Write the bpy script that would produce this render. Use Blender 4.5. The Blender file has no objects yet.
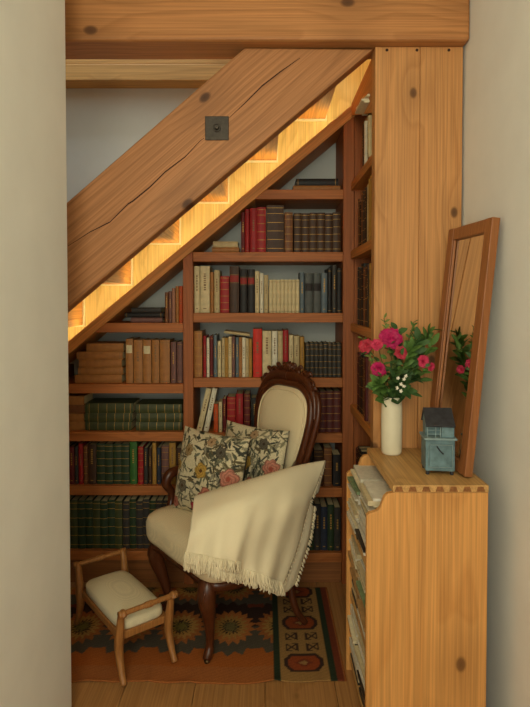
import bpy, bmesh, math, random
from mathutils import Vector, Matrix
R = random.Random(7)
C = bpy.context.scene.collection
PI = math.pi
# ------------------------------------------------------------------ camera
F = 550.0; T = math.radians(1.5); CY = 300 + F*math.tan(T); CH = 1.38
def at(px, py, Y):
    u = (px-265)/F; v = -(py-CY)/F
    d = Vector((u, math.cos(T)+v*math.sin(T), -math.sin(T)+v*math.cos(T)))
    k = Y/d.y
    return Vector((d.x*k, Y, CH+d.z*k))
cam_d = bpy.data.cameras.new('camera'); cam = bpy.data.objects.new('camera', cam_d); C.objects.link(cam)
cam.location = (0, 0, CH); cam.rotation_euler = (PI/2-T, 0, 0)
cam_d.sensor_fit = 'VERTICAL'; cam_d.sensor_height = 24; cam_d.lens = F*24/707
cam_d.shift_y = (CY-353.5)/707; cam_d.clip_start = .02
bpy.context.scene.camera = cam
# ------------------------------------------------------------------ helpers
def lin(c):
    return tuple(((v/255)/12.92 if v/255 <= .04045 else ((v/255+.055)/1.055)**2.4) for v in c)
def tag(o, label=None, cat=None, group=None, kind=None):
    if label: o['label'] = label
    if cat: o['category'] = cat
    if group: o['group'] = group
    if kind: o['kind'] = kind
    return o
def empty(name, loc, rz=0, label=None, cat=None, group=None):
    o = bpy.data.objects.new(name, None); C.objects.link(o); o.location = loc; o.rotation_euler = (0, 0, rz)
    o.empty_display_size = .05
    return tag(o, label, cat, group)
class MB:
    def __init__(s): s.v = []; s.f = []; s.m = []
    def add(s, vs, fs, mi=0):
        n = len(s.v); s.v += [tuple(v) for v in vs]; s.f += [tuple(i+n for i in f) for f in fs]; s.m += [mi]*len(fs); return s
    def box(s, a, b, mi=0):
        x0, y0, z0 = a; x1, y1, z1 = b
        return s.add([(x0,y0,z0),(x1,y0,z0),(x1,y1,z0),(x0,y1,z0),(x0,y0,z1),(x1,y0,z1),(x1,y1,z1),(x0,y1,z1)],
                     [(3,2,1,0),(4,5,6,7),(0,1,5,4),(1,2,6,5),(2,3,7,6),(3,0,4,7)], mi)
    def obox(s, c, ax, ay, az, mi=0):   # oriented box, half-axis vectors
        c = Vector(c); vs = []
        for k in (-1, 1):
            for i, j in ((-1,-1),(1,-1),(1,1),(-1,1)): vs.append(c+ax*i+ay*j+az*k)
        return s.add(vs, [(3,2,1,0),(4,5,6,7),(0,1,5,4),(1,2,6,5),(2,3,7,6),(3,0,4,7)], mi)
    def prism(s, pts, off, mi=0):       # polygon + offset vector
        n = len(pts); off = Vector(off); vs = [Vector(p) for p in pts]+[Vector(p)+off for p in pts]
        return s.add(vs, [tuple(range(n)), tuple(range(2*n-1, n-1, -1))]+[(i, i+n, (i+1)%n+n, (i+1)%n) for i in range(n)], mi)
    def tube(s, pts, rad, seg=10, closed=False, mi=0, flat=1.0, up=None):
        pts = [Vector(p) for p in pts]; n = len(pts)
        if not hasattr(rad, '__len__'): rad = [rad]*n
        vs = []; prev = None
        for i, p in enumerate(pts):
            a = pts[(i-1) % n] if (closed or i > 0) else p; b = pts[(i+1) % n] if (closed or i < n-1) else p
            t = (b-a).normalized()
            if up is not None: u = Vector(up)-t*t.dot(Vector(up))
            elif prev is None: u = t.orthogonal()
            else: u = prev-t*t.dot(prev)
            if u.length < 1e-5: u = t.orthogonal()
            u.normalize(); prev = u; w = t.cross(u)
            for k in range(seg):
                an = 2*PI*k/seg; vs.append(p+(u*math.cos(an)*flat+w*math.sin(an))*rad[i])
        fs = []
        for i in range(n if closed else n-1):
            for k in range(seg):
                j = (i+1) % n; fs.append((i*seg+k, i*seg+(k+1)%seg, j*seg+(k+1)%seg, j*seg+k))
        if not closed: fs += [tuple(range(seg-1, -1, -1)), tuple((n-1)*seg+k for k in range(seg))]
        return s.add(vs, fs, mi)
    def lathe(s, prof, c=(0,0,0), seg=28, mi=0):
        vs = []; c = Vector(c)
        for r, z in prof:
            for k in range(seg): vs.append(c+Vector((r*math.cos(2*PI*k/seg), r*math.sin(2*PI*k/seg), z)))
        n = len(prof); fs = [(i*seg+k, i*seg+(k+1)%seg, (i+1)*seg+(k+1)%seg, (i+1)*seg+k) for i in range(n-1) for k in range(seg)]
        fs += [tuple(range(seg-1, -1, -1)), tuple((n-1)*seg+k for k in range(seg))]
        return s.add(vs, fs, mi)
    def loft(s, loops, cap=True, mi=0):
        m = len(loops[0]); vs = [v for l in loops for v in l]; fs = []
        for i in range(len(loops)-1):
            for k in range(m): fs.append((i*m+k, i*m+(k+1)%m, (i+1)*m+(k+1)%m, (i+1)*m+k))
        if cap: fs += [tuple(range(m-1, -1, -1)), tuple((len(loops)-1)*m+k for k in range(m))]
        return s.add(vs, fs, mi)
    def build(s, name, mats, parent=None, smooth=False, bevel=0, seg=2, sub=0, loc=None):
        me = bpy.data.meshes.new(name); vs = s.v
        if loc is not None: vs = [tuple(Vector(v)-Vector(loc)) for v in vs]
        me.from_pydata(vs, [], s.f)
        if not isinstance(mats, (list, tuple)): mats = [mats]
        for m in mats: me.materials.append(m)
        for p, mi in zip(me.polygons, s.m): p.material_index = mi; p.use_smooth = smooth
        bm = bmesh.new(); bm.from_mesh(me); bmesh.ops.recalc_face_normals(bm, faces=bm.faces[:]); bm.to_mesh(me); bm.free()
        o = bpy.data.objects.new(name, me); C.objects.link(o)
        if loc is not None: o.location = loc
        if parent: o.parent = parent
        if bevel:
            b = o.modifiers.new('bevel', 'BEVEL'); b.width = bevel; b.segments = seg; b.limit_method = 'ANGLE'; b.angle_limit = math.radians(50)
            b.harden_normals = False
        if sub: m_ = o.modifiers.new('sub', 'SUBSURF'); m_.levels = sub; m_.render_levels = sub
        return o
def spline(pts, n=8, closed=False):
    pts = [Vector(p) for p in pts]; out = []; N = len(pts)
    for i in range(N if closed else N-1):
        if closed: p0, p1, p2, p3 = pts[i-1], pts[i], pts[(i+1)%N], pts[(i+2)%N]
        else: p0, p1, p2, p3 = pts[max(i-1,0)], pts[i], pts[i+1], pts[min(i+2,N-1)]
        for k in range(n):
            t = k/n; out.append(.5*((2*p1)+(p2-p0)*t+(2*p0-5*p1+4*p2-p3)*t*t+(3*p1-p0-3*p2+p3)*t**3))
    if not closed: out.append(pts[-1])
    return out
def srad(r, n=8):
    v = spline([(a, 0, 0) for a in r], n); return [a.x for a in v]
# ------------------------------------------------------------------ materials
def newmat(name, rough=.6):
    m = bpy.data.materials.new(name); m.use_nodes = True; nt = m.node_tree
    b = nt.nodes['Principled BSDF']; b.inputs['Roughness'].default_value = rough
    b.inputs['Specular IOR Level'].default_value = .35
    return m, nt, b
def N(nt, t, **k):
    n = nt.nodes.new(t)
    for a, v in k.items():
        if a in n.inputs: n.inputs[a].default_value = v
        else: setattr(n, a, v)
    return n
def ramp(nt, fac, stops):
    r = nt.nodes.new('ShaderNodeValToRGB'); el = r.color_ramp.elements
    while len(el) < len(stops): el.new(.5)
    for e, (p, c) in zip(el, stops): e.position = p; e.color = (*c, 1) if len(c) == 3 else c
    nt.links.new(fac, r.inputs[0]); return r
def mixc(nt, fac, a, b, mode='MIX'):
    m = nt.nodes.new('ShaderNodeMix'); m.data_type = 'RGBA'; m.blend_type = mode
    for s, v in ((0, fac), (6, a), (7, b)):
        if hasattr(v, 'links'): nt.links.new(v, m.inputs[s])
        else: m.inputs[s].default_value = v if s == 0 else ((*v, 1) if len(v) == 3 else v)
    return m.outputs[2]
def wood(name, c, axis='x', rot=0, knots=.5, grain=14, contrast=.6, rough=.55, sc=1.0, knotscale=2.2, seed=0, deep=None):
    deep = deep or ('z' if axis == 'y' else 'y')
    m, nt, b = newmat(name, rough); L = nt.links.new
    c = lin(c); d = tuple(v*(1-contrast*.72)*k for v, k in zip(c, (1, .82, .62))); l = tuple(min(1, v*1.12) for v in c)
    tc = N(nt, 'ShaderNodeTexCoord'); m1 = N(nt, 'ShaderNodeMapping'); m1.inputs['Rotation'].default_value = (0, rot, 0)
    m1.inputs['Location'].default_value = (seed*1.7, seed*.9, seed*1.3)
    L(tc.outputs['Object'], m1.inputs['Vector'])
    def mp(al, ac, dp=None):
        q = N(nt, 'ShaderNodeMapping'); q.inputs['Scale'].default_value = tuple((al if k == axis else (dp if (dp is not None and k == deep) else ac))*sc for k in 'xyz')
        L(m1.outputs[0], q.inputs['Vector']); return q.outputs[0]
    # big distort
    nz = N(nt, 'ShaderNodeTexNoise', Scale=1.0, Detail=2.0); L(mp(.45, 3.4), nz.inputs['Vector'])
    vor = N(nt, 'ShaderNodeTexVoronoi', Scale=knotscale, Randomness=1.0); vor.voronoi_dimensions = '2D'
    sp_ = N(nt, 'ShaderNodeSeparateXYZ'); L(mp(1.1, 1.7), sp_.inputs[0]); cb_ = N(nt, 'ShaderNodeCombineXYZ')
    o2 = [k for k in 'xyz' if k != axis and k != deep][0]
    L(sp_.outputs['xyz'.index(axis)], cb_.inputs[0]); L(sp_.outputs['xyz'.index(o2)], cb_.inputs[1]); L(cb_.outputs[0], vor.inputs['Vector'])
    kn = ramp(nt, vor.outputs['Distance'], [(0, (1,1,1)), (.030, (.9,)*3), (.05, (.22,)*3), (.30, (0,0,0))])
    # ring phase = across coord*grain + noise + knot bulge
    sep = N(nt, 'ShaderNodeSeparateXYZ'); L(mp(.0, 1.0), sep.inputs[0])
    add = N(nt, 'ShaderNodeMath', operation='ADD'); ax = [k for k in 'xyz' if k != axis]
    L(sep.outputs['XYZ'.index(ax[0].upper())], add.inputs[0]); L(sep.outputs['XYZ'.index(ax[1].upper())], add.inputs[1])
    mu = N(nt, 'ShaderNodeMath', operation='MULTIPLY'); mu.inputs[1].default_value = grain*2.2; L(add.outputs[0], mu.inputs[0])
    mu2 = N(nt, 'ShaderNodeMath', operation='MULTIPLY'); mu2.inputs[1].default_value = 9.0; L(nz.outputs[0], mu2.inputs[0])
    a2 = N(nt, 'ShaderNodeMath', operation='ADD'); L(mu.outputs[0], a2.inputs[0]); L(mu2.outputs[0], a2.inputs[1])
    k2 = N(nt, 'ShaderNodeMath', operation='MULTIPLY'); k2.inputs[1].default_value = 4.0; L(kn.outputs[0], k2.inputs[0])
    a3 = N(nt, 'ShaderNodeMath', operation='ADD'); L(a2.outputs[0], a3.inputs[0]); L(k2.outputs[0], a3.inputs[1])
    fr = N(nt, 'ShaderNodeMath', operation='FRACT'); L(a3.outputs[0], fr.inputs[0])
    rg = ramp(nt, fr.outputs[0], [(0, (0,0,0)), (.55, (.25,)*3), (.88, (1,1,1)), (1, (0,0,0))])
    fine = N(nt, 'ShaderNodeTexNoise', Scale=1.0, Detail=4.0); L(mp(2.5, 170), fine.inputs['Vector'])
    base = mixc(nt, rg.outputs[0], l, tuple((a*.58+b_*.42) for a, b_ in zip(c, d)))
    pat = N(nt, 'ShaderNodeTexNoise', Scale=2.0, Detail=2.0); L(mp(1, 2.5), pat.inputs['Vector'])
    base = mixc(nt, .35, base, mixc(nt, pat.outputs[0], d, l))
    fr2 = ramp(nt, fine.outputs[0], [(.35, (.78,)*3), (.65, (1.08,)*3)])
    base = mixc(nt, 1.0, base, fr2.outputs[0], 'MULTIPLY')
    if knots:
        kk = N(nt, 'ShaderNodeMath', operation='MULTIPLY'); kk.inputs[1].default_value = knots; L(kn.outputs[0], kk.inputs[0])
        base = mixc(nt, kk.outputs[0], base, tuple(v*.28 for v in d))
    L(base, b.inputs['Base Color'])
    bp = N(nt, 'ShaderNodeBump', Strength=.18, Distance=.002); L(fine.outputs[0], bp.inputs['Height']); L(bp.outputs[0], b.inputs['Normal'])
    return m
_c = {}
def plain(name, c, rough=.7, var=.15, sc=60, bump=.1, metal=0, sheen=0):
    key = (name, c)
    if key in _c: return _c[key]
    m, nt, b = newmat(name, rough); cc = lin(c)
    tc = N(nt, 'ShaderNodeTexCoord'); nz = N(nt, 'ShaderNodeTexNoise', Scale=float(sc), Detail=4.0); nt.links.new(tc.outputs['Object'], nz.inputs['Vector'])
    r = ramp(nt, nz.outputs[0], [(.3, tuple(v*(1-var) for v in cc)), (.7, tuple(min(1, v*(1+var)) for v in cc))])
    nt.links.new(r.outputs[0], b.inputs['Base Color']); b.inputs['Metallic'].default_value = metal
    if sheen: b.inputs['Sheen Weight'].default_value = sheen
    if bump:
        bp = N(nt, 'ShaderNodeBump', Strength=bump, Distance=.003); nt.links.new(nz.outputs[0], bp.inputs['Height']); nt.links.new(bp.outputs[0], b.inputs['Normal'])
    _c[key] = m; return m
def vcol(name, rough=.9, sc=400, bump=.4):
    m, nt, b = newmat(name, rough); a = N(nt, 'ShaderNodeAttribute', attribute_name='pattern')
    tc = N(nt, 'ShaderNodeTexCoord'); nz = N(nt, 'ShaderNodeTexNoise', Scale=float(sc), Detail=2.0); nt.links.new(tc.outputs['Object'], nz.inputs['Vector'])
    r = ramp(nt, nz.outputs[0], [(.3, (.75,)*3), (.7, (1.15,)*3)])
    nt.links.new(mixc(nt, 1.0, a.outputs['Color'], r.outputs[0], 'MULTIPLY'), b.inputs['Base Color'])
    b.inputs['Specular IOR Level'].default_value = .1
    bp = N(nt, 'ShaderNodeBump', Strength=bump, Distance=.002); nt.links.new(nz.outputs[0], bp.inputs['Height']); nt.links.new(bp.outputs[0], b.inputs['Normal'])
    return m
def linen(name, c, sc=260):
    m, nt, b = newmat(name, .92); cc = lin(c); b.inputs['Specular IOR Level'].default_value = .1
    tc = N(nt, 'ShaderNodeTexCoord'); w = N(nt, 'ShaderNodeTexWave', Scale=float(sc), Distortion=2.0); w2 = N(nt, 'ShaderNodeTexWave', Scale=float(sc), Distortion=2.0, bands_direction='Z')
    nt.links.new(tc.outputs['Object'], w.inputs['Vector']); nt.links.new(tc.outputs['Object'], w2.inputs['Vector'])
    f = N(nt, 'ShaderNodeMath', operation='MULTIPLY'); nt.links.new(w.outputs['Fac'], f.inputs[0]); nt.links.new(w2.outputs['Fac'], f.inputs[1])
    r = ramp(nt, f.outputs[0], [(0, tuple(v*.86 for v in cc)), (1, tuple(min(1, v*1.06) for v in cc))])
    nt.links.new(r.outputs[0], b.inputs['Base Color'])
    bp = N(nt, 'ShaderNodeBump', Strength=.25, Distance=.001); nt.links.new(f.outputs[0], bp.inputs['Height']); nt.links.new(bp.outputs[0], b.inputs['Normal'])
    return m
def setcol(o, fn):
    me = o.data; a = me.color_attributes.new('pattern', 'FLOAT_COLOR', 'POINT')
    for i, v in enumerate(me.vertices): a.data[i].color = (*fn(i, v.co), 1)

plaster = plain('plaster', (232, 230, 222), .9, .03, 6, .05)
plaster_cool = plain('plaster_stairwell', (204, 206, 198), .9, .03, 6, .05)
pine_beam = wood('pine_beam', (186, 128, 76), 'x', knots=1.0, grain=9, contrast=.45, knotscale=1.5, seed=3)
pine_pale = wood('pine_pale', (196, 152, 88), 'x', knots=1.0, grain=10, contrast=.3, knotscale=2.6, seed=5)
pine_str = wood('pine_stringer', (178, 122, 76), 'x', rot=math.radians(40.5), knots=1.0, grain=16, contrast=.62, knotscale=1.6, seed=2)
pine_post = wood('pine_post', (198, 142, 86), 'z', knots=1.0, grain=6, contrast=.36, knotscale=1.9, seed=1)
pine_cab = wood('pine_cabinet', (206, 148, 82), 'z', knots=1.0, grain=5, contrast=.16, knotscale=1.6, seed=9)
pine_cabtop = wood('pine_cabinet_top', (196, 152, 92), 'y', knots=.3, grain=7, contrast=.35, seed=4)
shelfw = wood('shelf_wood', (172, 102, 48), 'x', knots=.4, grain=12, contrast=.45, seed=6)
shelfy = wood('shelf_wood_deep', (196, 128, 60), 'y', knots=.4, grain=12, contrast=.4, seed=6)
uprw = wood('upright_wood', (160, 90, 42), 'z', knots=.5, grain=12, contrast=.5, seed=7)
slopew = wood('sloping_board_wood', (214, 146, 78), 'x', rot=math.radians(40), knots=.3, grain=12, contrast=.4, seed=8)
treadw = wood('tread_wood', (206, 146, 80), 'y', knots=.2, grain=14, contrast=.4, seed=3)
panelw = wood('panel_wood', (232, 208, 146), 'z', knots=.15, grain=6, contrast=.15, seed=3)
plinthw = wood('plinth_wood', (140, 88, 46), 'x', knots=.8, grain=10, contrast=.5, seed=11)
floorw = wood('floor_wood', (170, 122, 72), 'y', knots=.3, grain=9, contrast=.35, rough=.45, seed=2)
mahog = wood('mahogany', (82, 42, 22), 'z', knots=0, grain=20, contrast=.5, rough=.28, seed=2)
stoolw = wood('stool_wood', (160, 108, 58), 'z', knots=0, grain=20, contrast=.4, rough=.4, seed=5)
framew = wood('mirror_frame_wood', (152, 96, 54), 'z', knots=0, grain=18, contrast=.35, rough=.4, seed=5)
linen_m = linen('cream_linen', (238, 218, 176)); linen_s = linen('stool_linen', (226, 212, 176)); linen_b = linen('blanket_wool', (242, 226, 190), 160)
iron = plain('iron', (62, 56, 50), .45, .2, 80, .2, .7)
# ------------------------------------------------------------------ setting
YB = 2.64
XR = .735
def struct(name, mb, mat, bevel=0): return tag(mb.build(name, mat, bevel=bevel), kind='structure')
fl = MB()
x = -2.0; i = 0
while x < .76:
    w = .25; yy = -1.5+R.random()*.6
    fl.box((x+.0008, -1.5, -.03), (min(x+w, .76)-.0008, 2.95, 0)); x += w
fl.box((-2.0, -1.5, -.06), (.76, 2.95, -.031))
struct('floor', fl, floorw, .0015)
struct('wall_right', MB().box((XR, -1.5, 0), (XR+.1, 2.95, 4.2)), plaster)
lw = MB(); r = .018; cx, cyy = -.64-r, 1.8-r
arc = [(cx+r*math.cos(a), cyy+r*math.sin(a), 0) for a in [PI/2*k/6 for k in range(7)]]
lw.prism([(-.64, -1.5, 0)]+arc+[(-2.0, 1.8, 0), (-2.0, 1.62, 0), (-.82, 1.62, 0), (-.82, -1.5, 0)], (0, 0, 2.75))
struct('wall_left', lw, plaster)
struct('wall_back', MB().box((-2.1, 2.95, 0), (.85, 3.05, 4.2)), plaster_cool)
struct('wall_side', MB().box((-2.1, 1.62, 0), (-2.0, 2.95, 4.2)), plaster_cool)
struct('ceiling', MB().box((-2.1, -1.5, 2.75), (.85, 1.99, 2.85)), plaster)
ZB = at(265, 40, 1.99).z
struct('trim_1', MB().box((-2.0, 1.99, ZB), (XR-.001, 2.16, 2.749)), pine_beam, .012)
a = at(100, 82, 2.86); b_ = at(100, 46, 2.86)
struct('trim_2', MB().box((-1.999, 2.84, a.z), (XR-.001, 2.949, a.z+.085)).box((-1.999, 2.85, a.z+.087), (XR-.001, 2.949, a.z+.30)), pine_pale, .004)
XP0 = at(374, 300, 2.04).x; XP1 = at(461, 300, 2.04).x
struct('trim_3', MB().box((XP0, 2.04, 0), (XP0+.165, 2.10, ZB-.001)).box((XP0+.1655, 2.0402, 0), (XP1, 2.10, ZB-.001)), pine_post, .003)
plug = plain('dark_plug', (52, 30, 18), .8)
pg = MB()
for px in (387, 417, 449):
    c = at(px, 50, 2.039); pg.tube([c, c+Vector((0, .003, 0))], .0055, 12)
struct('trim_4', pg, plug)
# screw plugs below the beam are part of the post
# ------------------------------------------------------------------ staircase
st = empty('staircase', (-.6, 2.1, 0), 0, 'pine staircase rising to the right with a massive cracked side beam and lit underside', 'staircase')
def P(o, parent):  # keep world placement under a moved empty
    o.parent = parent; o.matrix_parent_inverse = Matrix.Translation(-parent.location); return o
ys = 2.045
def lo(x): return 306-.847*(x-70)
def up(x): return 202-.87*(x-67)
p = [at(-60, lo(-60), ys), at(373.5, lo(373.5), ys)]
zt = ZB-.002
p[1].z = min(p[1].z, zt)
q1 = at(240, up(240), ys); q2 = at(67, up(67), ys); q0 = at(-60, up(-60), ys)
k = (zt-q2.z)/(q1.z-q2.z); q1 = Vector((q2.x+(q1.x-q2.x)*k, ys, zt))
P(MB().prism([p[0], p[1], q1, q2, q0], (0, .075, 0)).build('stringer', pine_str, bevel=.006), st)
# long drying crack in the beam face: a narrow shallow groove strip
def crack(pts, w):
    c = MB(); pp = [at(x, y, ys-.0006) for x, y in pts]
    for i in range(len(pp)-1):
        n0 = w*(.3+.7*math.sin(PI*i/(len(pp)-1)))*.5; n1 = w*(.3+.7*math.sin(PI*(i+1)/(len(pp)-1)))*.5
        u = Vector((0, 0, 1)); a_, b2 = pp[i], pp[i+1]
        c.add([a_-u*n0, b2-u*n1, b2+u*n1, a_+u*n0], [(0, 1, 2, 3)])
    return c
dk = plain('crack_shadow', (58, 30, 14), .9)
for pts in ([(68,246),(90,232),(110,222),(128,204),(133,201),(150,187),(165,172),(185,157),(200,141),(204,138)],
            [(229,118),(245,103),(262,86),(280,72),(300,58)]):
    P(crack(pts, .0065).build('crack', dk), st)
YP = 2.80
cor = [(84,325),(131,283),(179,242.5),(226,202),(274,162),(325,120)]
w0 = at(*cor[0], YP); w5 = at(*cor[5], YP); run = (w5.x-w0.x)/5; rise = (w5.z-w0.z)/5
cw = [Vector((w0.x+run*k, YP, w0.z+rise*k)) for k in range(-3, 6)]
for c in cw:
    if c.z < .05: continue
    P(MB().box((c.x-run-.02, ys+.077, c.z), (c.x, 2.93, c.z+.035)).build('tread', treadw, bevel=.002), st)
    P(MB().box((c.x-.0198, ys+.078, c.z+.0355), (c.x-.0002, 2.93, c.z+rise-.0005)).build('riser', treadw), st)
e = cw[-1]
P(MB().box((e.x-.02, ys+.12, 2.66), (XR-.003, 2.83, 2.71)).build('landing', treadw), st)
def slo(x): return 340-.833*(x-70)
pl = []
for c in cw: pl += [Vector((c.x-run, YP, c.z-.0005)), Vector((c.x+.0005, YP, c.z-.0005))]
pl[0] = Vector((cw[0].x-.1, YP, cw[0].z-.0005))
pl += [Vector((e.x+.0005, YP, 2.659)), Vector((XR-.006, YP, 2.659))]
sr = at(360, slo(360), YB); sl = at(70, slo(70), YB); ss = (sr.z-sl.z)/(sr.x-sl.x)
zl = lambda x: sl.z+ss*(x-sl.x)
pl += [Vector((XR-.006, YP, 2.25)), Vector((XP0+.03, YP, 2.25)), Vector((XP0+.02, YP, zl(XP0+.02)+.001)), Vector((cw[0].x-.1, YP, zl(cw[0].x-.1)+.001))]
P(MB().prism(pl, (0, .015, 0)).build('inner_string', panelw), st)
lit_edge_tone = plain('lit_edge_tone', (240, 232, 204), .8, .03, 40, 0)  # pale strips paint the strip light's glow along the far step edges
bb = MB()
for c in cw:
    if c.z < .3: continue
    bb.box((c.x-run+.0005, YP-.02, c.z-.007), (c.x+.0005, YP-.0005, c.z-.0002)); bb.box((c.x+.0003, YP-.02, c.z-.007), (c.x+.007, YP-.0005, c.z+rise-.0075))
P(bb.build('painted_lit_edge', lit_edge_tone), st)
# iron plate on the beam
pc = at(217, 128.5, ys); h = 11.7/F*ys
bp = empty('bolt_plate', (pc.x, ys, pc.z), 0, 'square dark iron plate bolted on the sloping stair beam', 'metal plate')
MB().box((-h, -.006, -h), (h, -.0005, h)).build('plate', iron, bp, bevel=.0015)
MB().lathe([(.0145,0),(.0145,.003),(.013,.004)], seg=24).build('washer', iron, bp).rotation_euler = (PI/2, 0, 0)
bp.children[-1].location = (0, -.0062, 0)
nn = MB().lathe([(.0098,0),(.0098,.012),(.008,.0135)], seg=6).build('nut', iron, bp); nn.rotation_euler = (PI/2, 0, 0); nn.location = (0, -.0103, 0)
# LED strip on top of the sloping board, behind its front edge
em, nt, b = newmat('strip_glow'); b.inputs['Emission Color'].default_value = (1, .93, .43, 1); b.inputs['Emission Strength'].default_value = 25
ls = MB(); x0, x1 = -1.25, XP0-.01
ls.prism([(x0, 2.692, zl(x0)+.0008), (x1, 2.692, zl(x1)+.0008), (x1, 2.692, zl(x1)+.0045), (x0, 2.692, zl(x0)+.0045)], (0, .012, 0)).box((XP0+.05, 2.11, 2.320), (XP0+.075, 2.62, 2.332))  # upper box: hidden extra segment added to brighten the panel's top right tip
tag(ls.build('light_strip', em), 'warm glowing light strip on the slope beneath the stair treads', 'light strip')
# ------------------------------------------------------------------ bookcase
bc = empty('bookcase', (-.3, 2.78, 0), 0, 'built-in reddish pine bookcase with a sloping top under the stairs', 'bookcase')
YK = 2.93
def X(px, Y=YB): return at(px, 300, Y).x
def Z(py, Y=YB): return at(265, py, Y).z
TH = .048
right_y = [189.5, 252, 313, 378, 433.5, 488, 553]
left_y = [323, 384, 432, 486, 551]
u1a, u1b, u2a, u2b = X(183), X(193), X(343), X(354)
zs = lambda x: zl(x)-.062      # underside of sloping board
zr = [Z(y) for y in right_y]; zlft = [Z(y) for y in left_y]
def shelf(x0, x1, z, parent=bc, th=TH*.95, cut=False):
    if cut:
        return P(MB().prism([(x0, YB, z), (x0-th/ss, YB, z-th), (x1, YB, z-th), (x1, YB, z)], (0, YK-YB, 0)).build('shelf', shelfw, bevel=.002), parent)
    P(MB().box((x0, YB, z-th), (x1, YK, z)).build('shelf', shelfw, bevel=.0025), parent)
XL = -1.04
for i, z in enumerate(zr):
    xs = u1b+.0005
    if zs(xs) < z: xs = (z-th0 if False else z-sl.z+.062)/ss+sl.x
    shelf(max(xs, u1b+.0005), u2a-.0005, z, cut=xs > u1b+.06)
for i, z in enumerate(zlft):
    xs = max(XL+.021, (z-sl.z+.062)/ss+sl.x)
    shelf(xs, u1a-.0005, z, cut=xs > XL+.08)
P(MB().prism([(u1a, YB-.002, 0), (u1b, YB-.002, 0), (u1b, YB-.002, zs(u1b)-.001), (u1a, YB-.002, zs(u1a)-.001)], (0, YK-YB, 0)).build('upright', uprw, bevel=.002), bc)
P(MB().prism([(u2a, YB-.002, 0), (u2b, YB-.002, 0), (u2b, YB-.002, zs(u2b)-.001), (u2a, YB-.002, zs(u2a)-.001)], (0, YK-YB, 0)).build('upright', uprw, bevel=.002), bc)
P(MB().box((XL, YB, 0), (XL+.02, YK, zs(XL)-.001)).build('upright', uprw), bc)
xa, xb = XL-.05, XP0+.018
P(MB().prism([(xa, YB-.004, zs(xa)), (xb, YB-.004, zs(xb)), (xb, YB-.004, zl(xb)), (xa, YB-.004, zl(xa))], (0, YK-YB, 0)).build('sloping_top', slopew, bevel=.003), bc)
P(MB().box((XL+.021, YB+.012, 0.001), (u1a-.001, YB+.035, zlft[-1]-TH)).build('plinth', plinthw, bevel=.002), bc)
P(MB().box((u1b+.001, YB+.012, 0.001), (u2a-.001, YB+.035, zr[-1]-TH)).build('plinth', plinthw, bevel=.002), bc)
# ------------------------------------------------------------------ books
pages = plain('pages', (206, 186, 140), .9, .12, 300, .3)
gold = plain('gilt', (176, 132, 60), .45, .2, 200, 0, .3)
dark = plain('dark_label', (34, 24, 20), .6)
redlab = plain('red_label', (140, 34, 24), .6)
ink = plain('faded_ink', (128, 98, 68), .8)
cream_l = plain('paper_label', (206, 190, 150), .8)
COL = {'red': (150, 24, 26), 'bright red': (196, 40, 22), 'dark red': (98, 26, 24), 'maroon': (84, 34, 30), 'dark brown': (66, 42, 26), 'brown': (112, 68, 36),
       'tan': (158, 104, 52), 'cream': (204, 184, 140), 'pale beige': (184, 162, 118), 'grey': (112, 106, 94), 'slate': (78, 80, 76), 'black': (30, 26, 24),
       'dark green': (38, 54, 32), 'green': (52, 96, 38), 'moss green': (62, 66, 34), 'navy': (40, 46, 60), 'blue grey': (92, 104, 110), 'orange': (186, 74, 28),
       'ochre': (166, 122, 52), 'mauve': (112, 76, 68), 'white': (216, 206, 180), 'dusky pink': (158, 108, 84), 'charcoal': (52, 48, 44)}
def cov(c): return plain('cover_'+c.replace(' ', '_'), COL[c], .55, .18, 35, .15)
def book_mesh(t, h, d, col, style, rr):
    """spine faces -Y at y=0; thickness along X centred; stands on z=0"""
    m = MB(); ct = min(.0025, t*.16); sq = .003
    arc = []
    bul = min(.004, t*.22)
    for k in range(7):
        a_ = -1+2*k/6; arc.append((a_*t/2, -bul*(1-a_*a_)+bul))
    prof = arc+[(t/2, d), (t/2-ct, d), (t/2-ct, .006)]+[(-t/2+ct, .006), (-t/2+ct, d), (-t/2, d)]
    m.prism([(x_, y_, 0) for x_, y_ in prof], (0, 0, h), 0)
    m.box((-t/2+ct+.0002, .0062, sq), (t/2-ct-.0002, d-sq, h-sq), 1)
    def band(z0, z1, mi, w=1.0, off=.0005):
        pts = []
        for k in range(7):
            a_ = (-1+2*k/6)*w*.985; pts.append((a_*t/2, -bul*(1-a_*a_)+bul-off))
        vs = [(x_, y_, z0) for x_, y_ in pts]+[(x_, y_, z1) for x_, y_ in pts]
        m.add(vs, [(k, k+1, k+8, k+7) for k in range(6)], mi)
    extra = []
    if 'b' in style:
        for fz in (.08, .27, .45, .63, .82, .94): band(h*fz, h*fz+.0022, 2)
    if 'r' in style: band(h*.66, h*.80, 3, .96, .0008); band(h*.64, h*.645, 2); band(h*.815, h*.82, 2)
    if 'k' in style: band(h*.55, h*.74, 4, .96, .0008)
    if 'w' in style: band(h*.68, h*.86, 5, .8, .0008)
    if 't' in style:   # small title marks
        z = h*rr.uniform(.72, .9)
        while z > h*.5: q = h*(.02+.03*rr.random()); band(z-q, z, 2 if COL[col][0] < 150 else 6, .24); z -= q+h*.02
        band(h*.08, h*.10, 2 if COL[col][0] < 150 else 6, .35)
    if 's' in style: band(h*.04, h*.05, 2 if COL[col][0] < 150 else 6, .9); band(h*.93, h*.94, 2 if COL[col][0] < 150 else 6, .9)
    return m
ORD = ['first','second','third','fourth','fifth','sixth','seventh','eighth','ninth','tenth','eleventh','twelfth','thirteenth','fourteenth','fifteenth','sixteenth','seventeenth','eighteenth','nineteenth','twentieth','twenty-first','twenty-second','twenty-third','twenty-fourth','twenty-fifth','twenty-sixth','twenty-seventh','twenty-eighth','twenty-ninth','thirtieth','thirty-first','thirty-second','thirty-third','thirty-fourth']
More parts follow.
